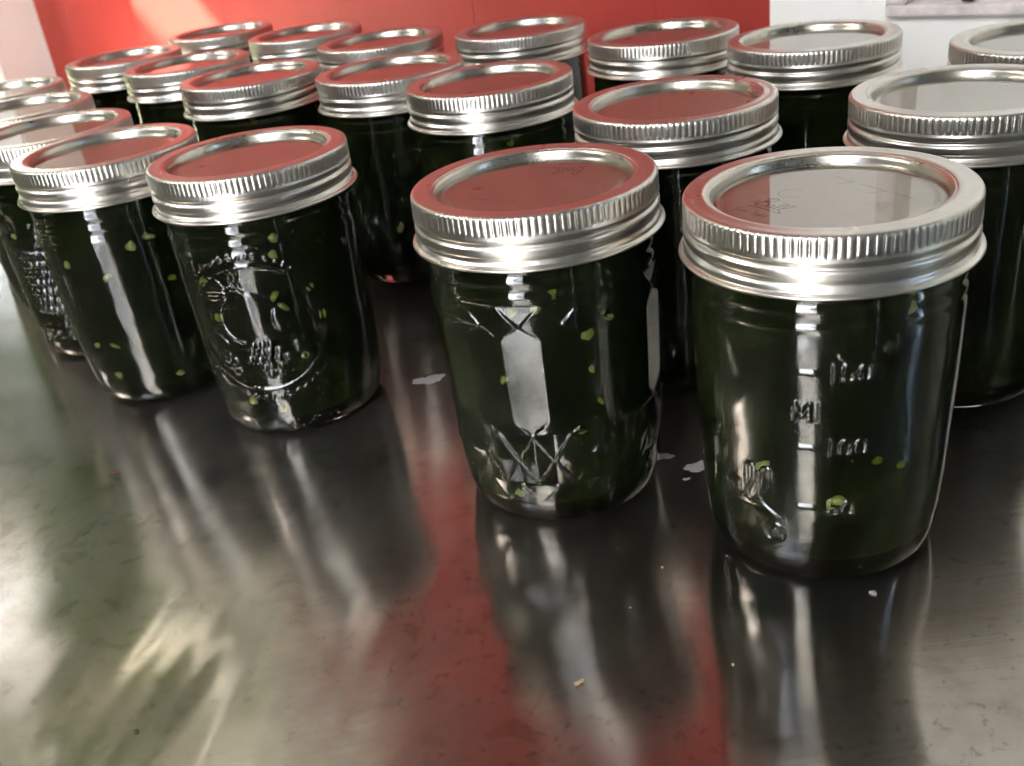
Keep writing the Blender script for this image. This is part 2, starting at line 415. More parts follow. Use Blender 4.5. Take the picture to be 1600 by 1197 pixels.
def deco_fruit(th, z):
    """oval medallion of fruit with small raised letters worn past reading"""
    ref = -98.0; deg = np.degrees(th); S = (((deg - ref + 180) % 360) - 180) * math.pi / 180 * 34.6
    h = np.zeros_like(S); r = random.Random(3)
    stroke(h, S, z, ell(0, 44.8, 25.8, 23.8, 0, 360, 70), 0.50, 0.48)
    # round fruit and a pear in outline, stalk and leaves above, a loose bunch of berries below
    stroke(h, S, z, ell(-3.0, 49.0, 9.6, 9.4, 125, 255, 30), 0.5, 0.34); blob(h, S, z, 0.5, 50.5, 6.4, 0.55, 8.6)
    blob(h, S, z, 9.6, 48.0, 2.4, 0.7, 4.2)
    for pts in ([(-1, 59), (-3.6, 61), (-7, 62.5)], [(-16, 53), (-17, 46), (-13, 40)]): stroke(h, S, z, curve(pts), 0.5, 0.4)
    for cx, cz, tl in ((-11.5, 63.0, 150), (-12.5, 58.4, 185), (-3.2, 64.2, 70)):
        stroke(h, S, z, ell(cx, cz, 4.2, 1.5, 0, 360, 20, tl), 0.4, 0.42)
        c_, s_ = math.cos(R_(tl)) * 4, math.sin(R_(tl)) * 4; stroke(h, S, z, [(cx - c_, cz - s_), (cx + c_, cz + s_)], 0.3, 0.3)
    for row, (zz, n0) in enumerate(((38.6, 3), (35.8, 4), (33.0, 5), (30.0, 3), (27.0, 2))):
        for k in range(n0):
            blob(h, S, z, (k - (n0 - 1) / 2) * 3.5 + 1.5 + r.uniform(-.5, .5) + row * 0.6, zz + r.uniform(-.5, .5), r.uniform(1.2, 1.6), 0.72)
    for cx, cz in ((-15, 35.5), (-12.6, 33.0), (-15.5, 31.0), (-12, 29.0)): stroke(h, S, z, ell(cx, cz, 1.7, 1.4), 0.4, 0.4)
    blob(h, S, z, 14.5, 36.5, 1.5, 0.7, 2.6); blob(h, S, z, 15.5, 32.0, 1.0, 0.5)
    # worn raised marks round the oval: short strokes, not letters
    for a0, a1, n in ((50, 130, 13), (215, 325, 17)):
        for k in range(n):
            a = R_(a0 + (a1 - a0) * k / (n - 1)); cx, cz = 29.3 * math.cos(a), 44.8 + 27.2 * math.sin(a)
            for q in range(2):
                dx, dz = r.uniform(-.9, .9), r.uniform(-.9, .9)
                stroke(h, S, z, [(cx - dx, cz - dz), (cx + dz * .6, cz + dx)], 0.42, 0.42)
    for k in range(120):
        blob(h, S, z, r.uniform(-70, 70), r.uniform(2.2, 8.0), r.uniform(.35, .6), 0.35)
    return h

def deco_berries(th, z):
    ref = -112.0; deg = np.degrees(th); S = (((deg - ref + 180) % 360) - 180) * math.pi / 180 * 34.6
    h = np.zeros_like(S); r = random.Random(5)
    for row in range(7):
        for k in range(5):
            blob(h, S, z, (k - 2) * 3.4 + (row % 2) * 1.7 + r.uniform(-.3, .3), 52 - row * 4.3 + r.uniform(-.4, .4), 2.0, 1.2)
    for k in range(40): blob(h, S, z, r.uniform(-16, 16), r.uniform(8, 22), r.uniform(.5, 1.2), 0.6)
    for k in range(16): blob(h, S, z, r.uniform(-20, 20), r.uniform(56, 72), r.uniform(.6, 1.8), 0.6)
    return h

def r_quilt(th, z, r0):
    """flat tall panels that end in rows of cut diamonds"""
    ref = -107.5; step = 20.0
    u = (np.degrees(th) - ref) / step
    du = u - np.round(u)                       # -0.5..0.5 from the panel centre
    p = np.abs(du) * 2
    d = du * R_(step)
    flat = r0 * math.cos(R_(step / 2)) / np.cos(d)       # polygon with panels centred on the nodes
    out = np.array(r0, copy=True)
    zt, zb, zu, zv = 33.0, 15.2, 67.5, 79.0
    # middle panels, their pointed ends, and diamonds
    q = np.abs((z - (zt + zb) / 2)) / ((zt - zb) / 2)    # 1 on the node rows, 0 on the crossing row
    low = (z < zt + 6.5) & (z > zb - 4.0)
    pyr = np.clip(1 - p - q, -1, 1)
    hd = np.where(pyr > 0, 0.95 * pyr, -0.55 * np.minimum(np.abs(pyr), np.clip(1 - np.abs(1 - p) * 0, 0, 1)))
    ridge = 0.42 * np.exp(-(np.abs(1 - p - q) / 0.07) ** 2) * ((z < zt) & (z > zb))
    dia = r0 - 0.50 + hd + ridge
    tip = np.clip((z - zt) / 5.0, 0, 1)                  # panels open out of a point at the node
    vee = np.where(p < tip * 1.0 + 0.02, flat - 0.05, r0 - 0.15)
    tipu = np.clip((zu - z) / 4.0, 0, 1)
    veeu = np.where(p < tipu + 0.02, flat - 0.05, r0 - 0.15)
    out = np.where((z >= zt) & (z <= 50), vee, out)
    out = np.where((z > 50) & (z <= zu), veeu, out)
    out = np.where((z < zt) & (z > zb), dia, out)
    # second, half row below and above
    q2 = np.clip((zb - z) / 7.0, 0, 1)
    under = np.where(p + q2 > 1, r0 - 0.05, r0 - 0.50 + 0.45 * q2)
    out = np.where((z <= zb) & (z > zb - 7), under, out)
    q3 = np.clip((z - zu) / 6.0, 0, 1)
    over = np.where(p < q3, flat - 0.1, r0 - 0.05)
    out = np.where((z > zu) & (z <= zu + 6.0), over, out)
    return out

def theta_grid(center, fine, coarse, half):
    a = np.arange(-half, half, fine); b = np.arange(half, 360 - half, coarse)
    return np.radians(center + np.concatenate([a, b]))

def glass_mesh(name, kind, center=-100.0, fine=0.6, zstep=0.36, seed=1, amp=0.10):
    th = theta_grid(center, fine, 2.4, 112) if fine < 1.5 else np.radians(np.arange(0, 360, fine))
    zl = np.concatenate([[0.0, 0.12, 0.25, 0.5, 0.8, 1.2, 1.7], np.arange(2.2, 84.5, zstep), np.arange(84.5, 96.6, 1.0)])
    T, Z = np.meshgrid(th, zl)
    R0 = smooth_r(Z) * 1.0
    if kind == 'quilt':
        Rr = r_quilt(T, Z, R0)
        k = np.clip(Z / 8.0, 0, 1) * np.clip((80 - Z) / 5.0, 0, 1); Rr = R0 * (1 - k) + Rr * k
        Rr = Rr + wobble(T, Z, seed, amp * 0.8)
    else:
        mask = np.clip((Z - 1) / 10, 0, 1) * np.clip((84 - Z) / 4.0, 0, 1)
        Rr = R0 + wobble(T, Z, seed, amp) * mask
        if kind == 'script': Rr = Rr + deco_script(T, Z)
        if kind == 'fruit': Rr = Rr + deco_fruit(T, Z)
        if kind == 'berries': Rr = Rr + deco_berries(T, Z)
    v = np.stack([Rr * np.cos(T), Rr * np.sin(T), Z], -1).reshape(-1, 3)
    nr, nc = T.shape
    q = grid_quads(nr, nc, True)
    # pushed-up bottom and closed top
    extra = []; rows = [(20.0, 0.9), (12.0, 1.8), (0.5, 2.2)]
    for rr, zz in rows: extra.append(np.stack([rr * np.cos(th), rr * np.sin(th), np.full(nc, zz)], -1))
    tops = [(26.0, 96.5), (0.5, 96.5)]
    for rr, zz in tops: extra.append(np.stack([rr * np.cos(th), rr * np.sin(th), np.full(nc, zz)], -1))
    b = len(v); v = np.concatenate([v] + extra) * MM
    j = np.arange(nc); j2 = (j + 1) % nc
    def strip(lo, hi): return np.stack([lo + j, lo + j2, hi + j2, hi + j], -1)
    ql = [q, strip(b, 0), strip(b + nc, b), strip(b + 2 * nc, b + nc), strip((nr - 1) * nc, b + 3 * nc), strip(b + 3 * nc, b + 4 * nc)]
    faces = np.concatenate(ql)
    me = bpy.data.meshes.new(name)
    fl = faces.tolist(); fl.append((b + 2 * nc + j[::-1]).tolist()); fl.append((b + 4 * nc + j).tolist())
    me.from_pydata(v.tolist(), [], fl); me.materials.append(M_glass)
    me.polygons.foreach_set('use_smooth', [True] * len(me.polygons)); me.update()
    return me
def jelly_mesh():
    th = np.radians(np.arange(0, 360, 5)); zl = np.concatenate([[4.6, 4.8, 5.4, 6.5, 8, 10, 13], np.arange(17, 84, 6), [86, 90, 93]])
    T, Z = np.meshgrid(th, zl)
    Rr = base_r(np.clip(Z, 14, 72)) - 2.4
    k = np.clip((Z - 4.6) / 11.0, 0, 1); Rr = Rr - 9.0 * (1 - np.sqrt(1 - (1 - k) ** 2))
    Rr = np.where(Z > 84, np.minimum(Rr, 29.6), Rr)
    v = np.stack([Rr * np.cos(T), Rr * np.sin(T), Z], -1).reshape(-1, 3); nr, nc = T.shape
    f = grid_quads(nr, nc, True).tolist(); f.append(list(range(nc))[::-1]); f.append([(nr - 1) * nc + i for i in range(nc)])
    me = bpy.data.meshes.new('jelly'); me.from_pydata((v * MM).tolist(), [], f); me.materials.append(M_jelly)
    me.polygons.foreach_set('use_smooth', [True] * len(me.polygons)); me.update()
    return me

def band_mesh():
    NR = 112; per = 8; nth = NR * per; th = np.arange(nth) / nth * 2 * np.pi
    # (kind, depth below the top, radius)
    rows = [('p', -0.45, 28.9), ('p', -0.15, 29.3), ('p', 0.05, 29.9), ('p', 0.05, 30.6), ('p', -0.10, 31.6), ('p', -0.10, 32.8), ('p', 0.0, 33.8), ('p', -0.12, 34.35),
            ('p', -0.42, 34.75), ('k', -0.9, 34.95), ('k', -1.4, 35.0), ('k', -2.2, 35.0), ('k', -3.0, 35.0), ('k', -3.9, 35.0), ('k', -4.6, 35.0), ('p', -5.1, 35.0), ('p', -5.7, 35.0)]
    zz = np.arange(-6.0, -13.3, -0.25)
    rows += [('t', z, 0) for z in zz]
    rows += [('p', -13.5, 35.3), ('p', -13.7, 35.9), ('p', -13.9, 36.3), ('p', -14.3, 36.45), ('p', -14.6, 36.2), ('p', -14.6, 35.6), ('p', -14.3, 35.2), ('p', -13.0, 34.3), ('p', -6.0, 34.3), ('p', -1.2, 33.9), ('p', -1.0, 29.5), ('p', -0.7, 28.9)]
    V = []
    for kd, z, r in rows:
        if kd == 'p': rr = np.full(nth, r)
        elif kd == 'k':
            amp = 0.14 if z not in (-0.9, -4.6) else 0.15
            rr = r + amp * (np.abs(np.cos(th * NR / 2)) ** 0.5 * 2 - 1.5)
        else:
            # rolled thread: two soft ridges that wind down round the band
            sh = 0.5 - 0.5 * np.cos(th)
            env = np.clip((-z - 5.8) / 0.7, 0, 1)
            v1 = -7.0 - 1.1 * sh; v2 = -10.7 - 1.5 * sh
            val = 0.75 * np.exp(-((z - v1) / 0.66) ** 2) + 0.70 * np.exp(-((z - v2) / 0.8) ** 2)
            rr = 35.15 - env * val
        V.append(np.stack([rr * np.cos(th), rr * np.sin(th), np.full(nth, H + z)], -1))
    v = np.concatenate(V); nr = len(rows)
    q = grid_quads(nr, nth, True)
    j = np.arange(nth); j2 = (j + 1) % nth; l = (nr - 1) * nth
    q = np.concatenate([q, np.stack([l + j, l + j2, j2, j], -1)])[:, ::-1]
    me = bpy.data.meshes.new('screw_band'); me.from_pydata((v * MM).tolist(), [], q.tolist()); me.materials.append(M_band)
    me.polygons.foreach_set('use_smooth', [True] * len(me.polygons)); me.update()
    return me
def lid_mesh():
    th = np.radians(np.arange(0, 360, 3)); rows = [(33.2, -1.25), (33.2, -0.75), (31.0, -0.50), (29.4, -0.38), (28.7, -0.42), (28.25, -0.8), (28.0, -1.6), (27.7, -2.8), (27.4, -3.5), (26.9, -3.95), (26.2, -4.1), (25.5, -4.0), (24.8, -3.75), (24.0, -3.68), (22.0, -3.68), (14.0, -3.63), (6, -3.60), (0.3, -3.60)]
    V = [np.stack([r * np.cos(th), r * np.sin(th), np.full(len(th), H + z)], -1) for r, z in rows]
    nc = len(th); f = grid_quads(len(rows), nc, True).tolist(); f.append([(len(rows) - 1) * nc + i for i in range(nc)])
    me = bpy.data.meshes.new('lid'); me.from_pydata((np.concatenate(V) * MM).tolist(), [], f); me.materials.append(M_lid)
    me.polygons.foreach_set('use_smooth', [True] * len(me.polygons)); me.update()
    return me
def piece_mesh(seed):
    r = random.Random(seed); bm = bmesh.new(); bmesh.ops.create_icosphere(bm, subdivisions=2, radius=1.0)
    for v in bm.verts:
        v.co *= 1 + 0.18 * math.sin(3 * v.co.x + seed) + 0.12 * math.sin(4 * v.co.z + 2 * seed) + r.uniform(-.04, .04)
        v.co.x *= 1.9 * MM; v.co.y *= 0.75 * MM; v.co.z *= 1.5 * MM
    me = bpy.data.meshes.new('pepper_piece'); bm.to_mesh(me); bm.free(); me.materials.append(M_piece)
    me.polygons.foreach_set('use_smooth', [True] * len(me.polygons))
    return me

ME_script = glass_mesh('glass_script', 'script', -109, 0.5, 0.30, 4, 0.085)
ME_quilt = glass_mesh('glass_quilted', 'quilt', -95, 0.55, 0.33, 2, 0.08)
ME_fruit = glass_mesh('glass_fruit', 'fruit', -90, 0.6, 0.36, 9, 0.09)
ME_plain = glass_mesh('glass_plain', 'plain', -80, 1.2, 0.8, 12, 0.15)
ME_berry = glass_mesh('glass_berries', 'berries', -100, 0.8, 0.5, 5, 0.09)
ME_jelly = jelly_mesh(); ME_band = band_mesh(); ME_lid = lid_mesh(); ME_piece = [piece_mesh(s) for s in range(6)]

def ribbon(bm, pts, w, z):
    """flat printed stroke"""
    n = len(pts)
    L = []; Rr = []
    for i in range(n):
        a = Vector(pts[max(i - 1, 0)]); b = Vector(pts[min(i + 1, n - 1)]); d = (b - a).normalized() if (b - a).length > 1e-9 else Vector((1, 0))
        nn = Vector((-d.y, d.x)) * w / 2; p = Vector(pts[i])
        L.append(bm.verts.new(((p.x + nn.x) * MM, (p.y + nn.y) * MM, z * MM))); Rr.append(bm.verts.new(((p.x - nn.x) * MM, (p.y - nn.y) * MM, z * MM)))
    for i in range(n - 1): bm.faces.new((L[i], L[i + 1], Rr[i + 1], Rr[i]))
def lid_print(parent, ang, cx, cy, extra):
    """the small printed script word, the line under it and thin rules on the lid"""
    bm = bmesh.new(); k = 0.42; zz = H - 3.58
    word = [curve([(3.2, 0), (4.4, 7.5), (5.6, 14.5)]), curve([(2.2, 11), (5.6, 15), (9.2, 13), (8.2, 8.8), (4.6, 7.1), (9.2, 5.9), (9.4, 1.7), (5.6, -.5), (1.6, 1.9)]),
            curve([(14.3, 4.7), (12.6, 5.7), (11, 3.5), (11.4, .9), (13.2, .7), (14.4, 5.1), (14.6, 1.5), (16, .9)]),
            curve([(16, .9), (19, 7), (18.8, 11.5), (17, 10.7), (16.9, 3.5), (18.2, .3), (20.2, 1.7)]),
            curve([(20.2, 1.7), (23.6, 7.5), (23.8, 11.3), (21.8, 10.9), (20.9, 4.1), (21.6, .7), (25.4, -2.1), (26.6, -3.1)]), [(1, -3.4), (14, -2.2), (26.6, -3.1)]]
    for s in word: ribbon(bm, [((x - 13) * k, y * k) for x, y in s], 0.42, zz)
    # the second line: Sure Tight, as single-stroke letters
    def put(strokes, ox):
        for s in strokes: ribbon(bm, [((ox + x) * 1.0, -3.6 - 2.0 + y * 1.9) for x, y in s], 0.26, zz)
    L = {'S': [[(.9, .9), (.4, 1), (.1, .75), (.8, .35), (.5, 0), (0, .1)]], 'u': [[(0, .6), (.1, 0), (.6, .05), (.7, .6)], [(.7, .6), (.7, 0)]],
         'r': [[(0, 0), (0, .6)], [(0, .4), (.5, .6)]], 'e': [[(0, .3), (.6, .35), (.4, .62), (.05, .45), (.1, .05), (.6, .08)]],
         'T': [[(0, 1), (1, 1)], [(.5, 1), (.5, 0)]], 'i': [[(0, 0), (0, .6)], [(0, .8), (0, .92)]], 'g': [[(.6, .6), (.1, .5), (.1, .05), (.6, .1)], [(.6, .6), (.6, -.35), (0, -.4)]],
         'h': [[(0, 0), (0, 1)], [(0, .45), (.5, .6), (.6, 0)]], 't': [[(.2, .95), (.2, .05), (.5, 0)], [(0, .62), (.5, .62)]]}
    ox = -5.6
    for ch in 'Sure Tight':
        if ch == ' ': ox += 0.9; continue
        put(L[ch], ox); ox += {'i': 0.5, 't': 0.85, 'T': 1.35, 'S': 1.3}.get(ch, 1.1)
    rot = Matrix.Rotation(ang, 4, 'Z')
    bmesh.ops.transform(bm, matrix=Matrix.Translation((cx * MM, cy * MM, 0)) @ rot, verts=bm.verts)
    for s in extra:
        b2 = bmesh.new(); ribbon(b2, s, 0.22, zz + 0.02); m2 = bpy.data.meshes.new('printed_line'); b2.to_mesh(m2); b2.free(); m2.materials.append(M_print)
        link(bpy.data.objects.new('printed_line', m2), parent)
    me = bpy.data.meshes.new('lid_print'); bm.to_mesh(me); bm.free(); me.materials.append(M_print)
    link(bpy.data.objects.new('lid_print', me), parent)

POS = {'D': (82.5, 233.1), 'C': (13.6, 276.8), 'B': (-81.5, 355.2), 'A': (-145.1, 397.7), 'E': (68.6, 348.4), 'F': (152.2, 307.9), 'G': (143.5, 427.9),
       'H': (91.8, 486.5), 'I': (29.5, 559.9), 'J': (7.4, 430.6), 'K': (-37.3, 488.5), 'L': (-109.8, 525.6), 'M': (-158.7, 597.8), 'N': (-212.7, 661.5),
       'O': (-164.6, 725.9), 'P': (-98.5, 660.0), 'Q': (-47.5, 586.8), 'R': (210.3, 364.2), 'S': (-186.8, 453.5), 'T': (-224.5, 518.2), 'U': (-262.3, 587.4), 'V': (218.0, 248.0), 'X': (280.0, 300.0)}
LAB = {
 'D': 'large nearest jar embossed with script word and millilitre marks, right front',
 'C': 'quilted diamond pattern jar of green jelly standing left of the script embossed jar',
 'B': 'jar embossed with an oval fruit medallion, second from left in front row',
 'A': 'smooth sided jar with broad pale reflection, directly left of the fruit medallion jar',
 'E': 'jar with red reflecting lid standing behind and between quilted jar and script jar',
 'F': 'dark jar cut by right edge of picture, directly behind the script embossed jar',
 'G': 'back row jar with grey lid, standing against the white wall, right of red wall corner',
 'H': 'back row jar whose lid overlaps the corner where red wall meets white wall',
 'I': 'back row jar before the red wall with dark body showing behind the wide middle jar',
 'J': 'middle row jar standing behind the quilted jar, its lid just above that lid',
 'K': 'middle row jar with tall pale streak down its dark glass, between two lids',
 'L': 'middle row jar whose lid shows directly above the fruit medallion jar',
 'M': 'middle row jar above and behind the smooth sided jar, fourth lid from left post',
 'N': 'leftmost jar of the far group, overexposed band near the white post',
 'O': 'farthest back row jar, leftmost lid silhouetted against the red wall',
 'P': 'second back row lid from the left against the red wall',
 'Q': 'third back row lid from the left against the red wall',
 'R': 'back row jar lid cut by upper right edge, below the white window frame',
 'S': 'berry embossed jar at left edge, directly left of the smooth sided jar',
 'T': 'jar at left edge with washed out lid, second from the front on that edge',
 'U': 'jar at left edge nearest the white post, only its lid in view',
 'V': 'unseen jar added just outside the right edge, beside the dark cut jar',  # this and the next jar are added to block the white wall's reflection
 'X': 'unseen jar added outside the right edge, next along from the one below the window'}
KIND = {'D': ME_script, 'C': ME_quilt, 'B': ME_fruit, 'S': ME_berry, 'E': ME_script, 'F': ME_script, 'J': ME_quilt, 'L': ME_berry, 'K': ME_script, 'G': ME_plain}
ROT = {'D': 0, 'C': 0, 'B': 0, 'S': 0, 'E': 17, 'F': -24, 'K': 25, 'J': 8, 'L': 20, 'A': 0}
PIECES = {
 'D': [(-71.1, 77.2, 1.1, 4), (-71.9, 82.0, 1.0, 4), (-80, 36.5, 1.0, 9), (-65.4, 33.5, .9, 9), (-136.5, 35.2, 1.3, 3), (-101.8, 26.8, 1.5, 4)],
 'C': [(-99.2, 71.4, 1.15, 3), (-73.5, 61.7, 1.3, 4), (-73.5, 51.1, .95, 3), (-69.1, 39.9, .9, 4), (-120.9, 49.7, 1.0, 4), (-59.4, 64.8, .9, 6), (-123, 9.5, 1.0, 3), (-112, 70.5, 1.6, 5), (-88.9, 74.9, .8, 8), (-80, 30, .8, 9)],
 'B': [(-73.9, 76.0, 1.3, 3), (-76.5, 70, 1.1, 3), (-77.8, 51.1, 1.3, 3), (-82.1, 55.3, 1.2, 5), (-53.4, 44, 1.1, 5), (-56, 55, .9, 7), (-116.1, 15.0, 1.35, 2.5), (-97, 10.5, 1.1, 4), (-131, 62, 1.1, 5), (-128, 48, 1.0, 6), (-70, 30, .8, 8)],
 'A': [(-72.4, 67.1, 1.35, 3), (-59.3, 68.8, 1.25, 3), (-94.5, 56.4, 1.1, 2.6), (-115.1, 13.6, 1.3, 3), (-65.5, 10.6, 1.3, 2.6), (-124.9, 61.7, 1.1, 4), (-124.6, 27.1, 1.0, 4), (-107.8, 27, 1.1, 4), (-50, 50, .9, 7)],
 'S': [(-128, 60, 1.1, 4), (-98, 67, 1.2, 4)], 'E': [(-98, 62, 1.0, 7), (-76, 45, 1.0, 6)], 'K': [(-100, 30, 1.3, 4), (-75, 50, 1.0, 7)], 'L': [(-85, 82, 1.3, 4)],
 'J': [(-80, 78, 1.0, 5)], 'F': [(-135, 60, .9, 8)]}

def make_jar(key, idx):
    x, y = POS[key]
    z = float(table_z(np.array(x), np.array(y)))
    zs = [float(table_z(np.array(x + 27 * math.cos(a)), np.array(y + 27 * math.sin(a)))) for a in np.arange(0, 6.28, 0.5)]
    root = empty('jelly_jar', Vector((x, y, max(zs) + 0.05)) * MM)
    tag(root, LAB[key], 'jar', 'jars of green pepper jelly on the steel table')
    rz = R_(ROT.get(key, rng.uniform(0, 360)))
    g = link(bpy.data.objects.new('glass_body', KIND.get(key, ME_plain)), root); g.rotation_euler.z = rz
    j = link(bpy.data.objects.new('jelly', ME_jelly), root)
    b = link(bpy.data.objects.new('screw_band', ME_band), root); b.rotation_euler.z = R_(BAND.get(key, rng.uniform(0, 360)))
    l = link(bpy.data.objects.new('lid', ME_lid), root); l.rotation_euler.z = rng.uniform(0, 6.28)
    for k, (d, zz, s, dep) in enumerate(PIECES.get(key, [])):
        rr = float(base_r(max(zz, 9))) - 2.4 - 0.9 - (dep - 2.5) * 0.7
        if zz < 16: rr -= 0.6 * (16 - zz) * 0.35
        o = link(bpy.data.objects.new('pepper_piece', ME_piece[(k + idx) % 6]), j)
        o.location = Vector((rr * math.cos(R_(d)), rr * math.sin(R_(d)), zz)) * MM
        s *= 0.8; o.scale = (s, s * rng.uniform(.8, 1.4), s * rng.uniform(.8, 1.2)); o.rotation_euler = (rng.uniform(-.4, .4), rng.uniform(-1.4, 1.4), R_(d + 90) + rng.uniform(-.4, .4))
    return root, l
BAND = {'D': 150, 'C': 60, 'B': 100, 'A': 230, 'E': 10, 'F': 70, 'J': 190, 'L': 40, 'K': 250}
LID = {}
for i, key in enumerate('DCBAEFGHIJKLMNOPQRSTUVX'):
    root, LID[key] = make_jar(key, i)
LID['D'].rotation_euler.z = 0; LID['C'].rotation_euler.z = 0
lid_print(LID['D'], R_(-62), -15.5, -2.0, [ell(-7, 6, 3.2, 3.2, 20, 300, 20), [(7, 15), (9.5, 8)], [(10.5, 6), (14, -2)], [(15, -4), (17.5, -9.5)], [(9.5, 8), (5, 8.5)], [(14, -2), (9, -1)]])
lid_print(LID['C'], R_(160), 12.0, 12.5, [[(-19, -3), (-12, -9)], [(-11, -9.8), (-6, -13)], [(-12, -5), (-9, -5.4)]])
# scuff on the near jar's band
# ------------------------------------------------------------------ marks and crumbs on the table
def blotch(name, x, y, rx, ry, seed, mat, thick=0.05, rot=0.0):
    r = random.Random(seed); n = 48; pts = []
    ph = [r.uniform(0, 6.28) for _ in range(4)]
    for k in range(n):
        a = k / n * 2 * math.pi
        rad = 1 + .18 * math.sin(2 * a + ph[0]) + .16 * math.sin(3 * a + ph[1]) + .08 * math.sin(6 * a + ph[2]) + .05 * math.sin(11 * a + ph[3])
        px, py = rx * rad * math.cos(a), ry * rad * math.sin(a); c, s = math.cos(rot), math.sin(rot)
        pts.append((x + px * c - py * s, y + px * s + py * c))
    v = []; 
    for lev, k in ((0.0, 1.0), (1.0, 0.9)):
        for px, py in pts:
            qx, qy = x + (px - x) * k, y + (py - y) * k
            v.append((qx * MM, qy * MM, (float(table_z(np.array(qx), np.array(qy))) + 0.02 + thick * lev) * MM))
    v.append((x * MM, y * MM, (float(table_z(np.array(x), np.array(y))) + 0.03 + thick) * MM))
    f = [(i, (i + 1) % n, n + (i + 1) % n, n + i) for i in range(n)] + [(n + i, n + (i + 1) % n, 2 * n) for i in range(n)]
    return mesh_obj(name, v, f, mat, None, True)
for (x, y, rx, ry, sd, lab) in [(-32.5, 356, 5.6, 4.0, 1, 'white dried smear on the steel between the medallion jar and the quilted jar'),
                                (55.5, 269.0, 4.6, 2.6, 2, 'ragged white dried spot on the steel just left of the script jar'),
                                (46.0, 277.5, 3.0, 2.0, 3, 'faint round dried spot close to the quilted jar'),
                                (50.5, 263.0, 1.1, 0.8, 4, 'tiny white dried drop in front of the ragged white spot')]:
    tag(blotch('dried_spot', x, y, rx, ry, sd, M_res), lab, 'stain', 'dried white spots on the table')
def crumb(x, y, s, seed, mat, lab, ax=(1, .6, .5), name='crumb'):
    r = random.Random(seed); bm = bmesh.new(); bmesh.ops.create_icosphere(bm, subdivisions=2, radius=1.0)
    ph = [r.uniform(0, 6.28) for _ in range(6)]; rot = r.uniform(0, 3.1)
    for v in bm.verts:
        q = v.co.copy(); k = 1 + .25 * math.sin(3 * q.x + ph[0]) + .2 * math.sin(4 * q.y + ph[1]) + .15 * math.sin(6 * q.z + ph[2])
        v.co = Vector((q.x * ax[0], q.y * ax[1], q.z * ax[2])) * k * s * MM
    bmesh.ops.rotate(bm, verts=bm.verts, cent=(0, 0, 0), matrix=Matrix.Rotation(rot, 3, 'Z'))
    lo = min(v.co.z for v in bm.verts)
    me = bpy.data.meshes.new(name); bm.to_mesh(me); bm.free(); me.materials.append(mat)
    o = link(bpy.data.objects.new(name, me)); o.location = (x * MM, y * MM, float(table_z(np.array(x), np.array(y))) * MM - lo)
    tag(o, lab, 'crumb', 'crumbs on the table')
crumb(6.5, 182.9, 0.85, 1, M_crumb, 'tan crumb on the steel below the gap between quilted and script jars', (.7, 1.3, .5))
crumb(85.4, 199, 1.0, 2, M_res, 'white waxy drop on the steel in front of the script jar', (1, .8, .25))
crumb(-107.6, 192.9, 0.7, 3, M_crumbd, 'dark crumb near the lower left of the steel', (1.2, .6, .4))
crumb(34.5, 220.7, 0.45, 4, M_res, 'tiny pale crumb just left of the script jar base')
crumb(23.1, 206.2, 0.35, 5, M_res, 'pale speck midway between quilted jar and the tan crumb')
crumb(43.9, 180.7, 0.45, 6, M_crumb, 'flat brown speck below left of the script jar reflection', (1, .6, .2))
crumb(-149.6, 321.3, 1.3, 7, M_flake, 'small red brown flake in front of the smooth sided jar', (1.6, .5, .15))
crumb(53.0, 222.0, 0.3, 8, M_res, 'tiny pale speck close in front of the script jar, left side')
crumb(-100.0, 170.0, 0.4, 9, M_crumbd, 'tiny dark speck nearest the lower left corner of the steel')
crumb(-150.0, 262.0, 0.5, 10, M_crumbd, 'small dark speck on the pale left part of the steel')

# ------------------------------------------------------------------ the porch wall behind
WALLN = 580
red = empty('red_plank_wall', W(700, WALLN + 10, -700)); tag(red, 'glossy red painted plank wall behind the left and middle jars', 'wall')
white = empty('white_wall', W(-300, WALLN + 10, -700)); tag(white, 'bright white wall with a window behind the right hand jars', 'wall')
def part(name, ext, mat, parent, bevel=0.0):
    o = box_obj(name, ext, mat, None, bevel); o.parent = parent; o.matrix_parent_inverse = Matrix.Translation(-parent.location); return o
seams = [272, 350, 502, 642, 795, 945, 1062, 1124]
for a0, a1 in zip(seams[:-1], seams[1:]):
    part('plank', (a0 + 0.02, a1 - 0.02, WALLN + rng.uniform(0, 0.25), WALLN + 20, -700, 1700), M_red, red, 0.2)
part('backing', (272, 1124, WALLN + 20.5, WALLN + 40, -700, 1700), M_wood, red)
# white wall with a hole for the window
part('wall_panel', (203, 271, WALLN - 3, WALLN + 60, -700, 1700), M_white, white)
part('wall_panel', (-700, 202.9, WALLN - 3, WALLN + 60, -700, 77.5), M_white, white)
part('wall_panel', (-1700, -700.1, WALLN - 3, WALLN + 60, -700, 1700), M_white, white)
part('wall_panel', (-700, 202.9, WALLN - 3, WALLN + 60, 900, 1700), M_white, white)
win = part('window_frame', (-699, 202, WALLN - 8, WALLN + 28, 78, 84), M_grime, white, 1.0)
for e in ((191, 202, WALLN - 8, WALLN + 26, 84.2, 899), (-699, -688, WALLN - 8, WALLN + 12, 84.2, 899), (-699, 202, WALLN - 9, WALLN + 11, 888, 899)):
    part('window_frame', e, M_grime, white, 1.0)
part('lining', (-720, 240, WALLN + 60.5, WALLN + 75, 40, 930), M_wood, white)
part('window_pane', (-688, 190.8, WALLN + 20, WALLN + 24, 84, 888), M_glasspane, white)
for a in (-250, ):
    part('glazing_bar', (a - 12, a + 12, WALLN + 6, WALLN + 19.5, 84.5, 887.5), M_white, white, 1.5)
part('window_latch', (158, 164, WALLN - 4, WALLN + 6, 84.6, 87.5), M_crumbd, white, 0.6)
post = empty('white_post', W(1175, WALLN - 20, -700)); tag(post, 'overexposed white corner post at the left end of the red wall', 'post')
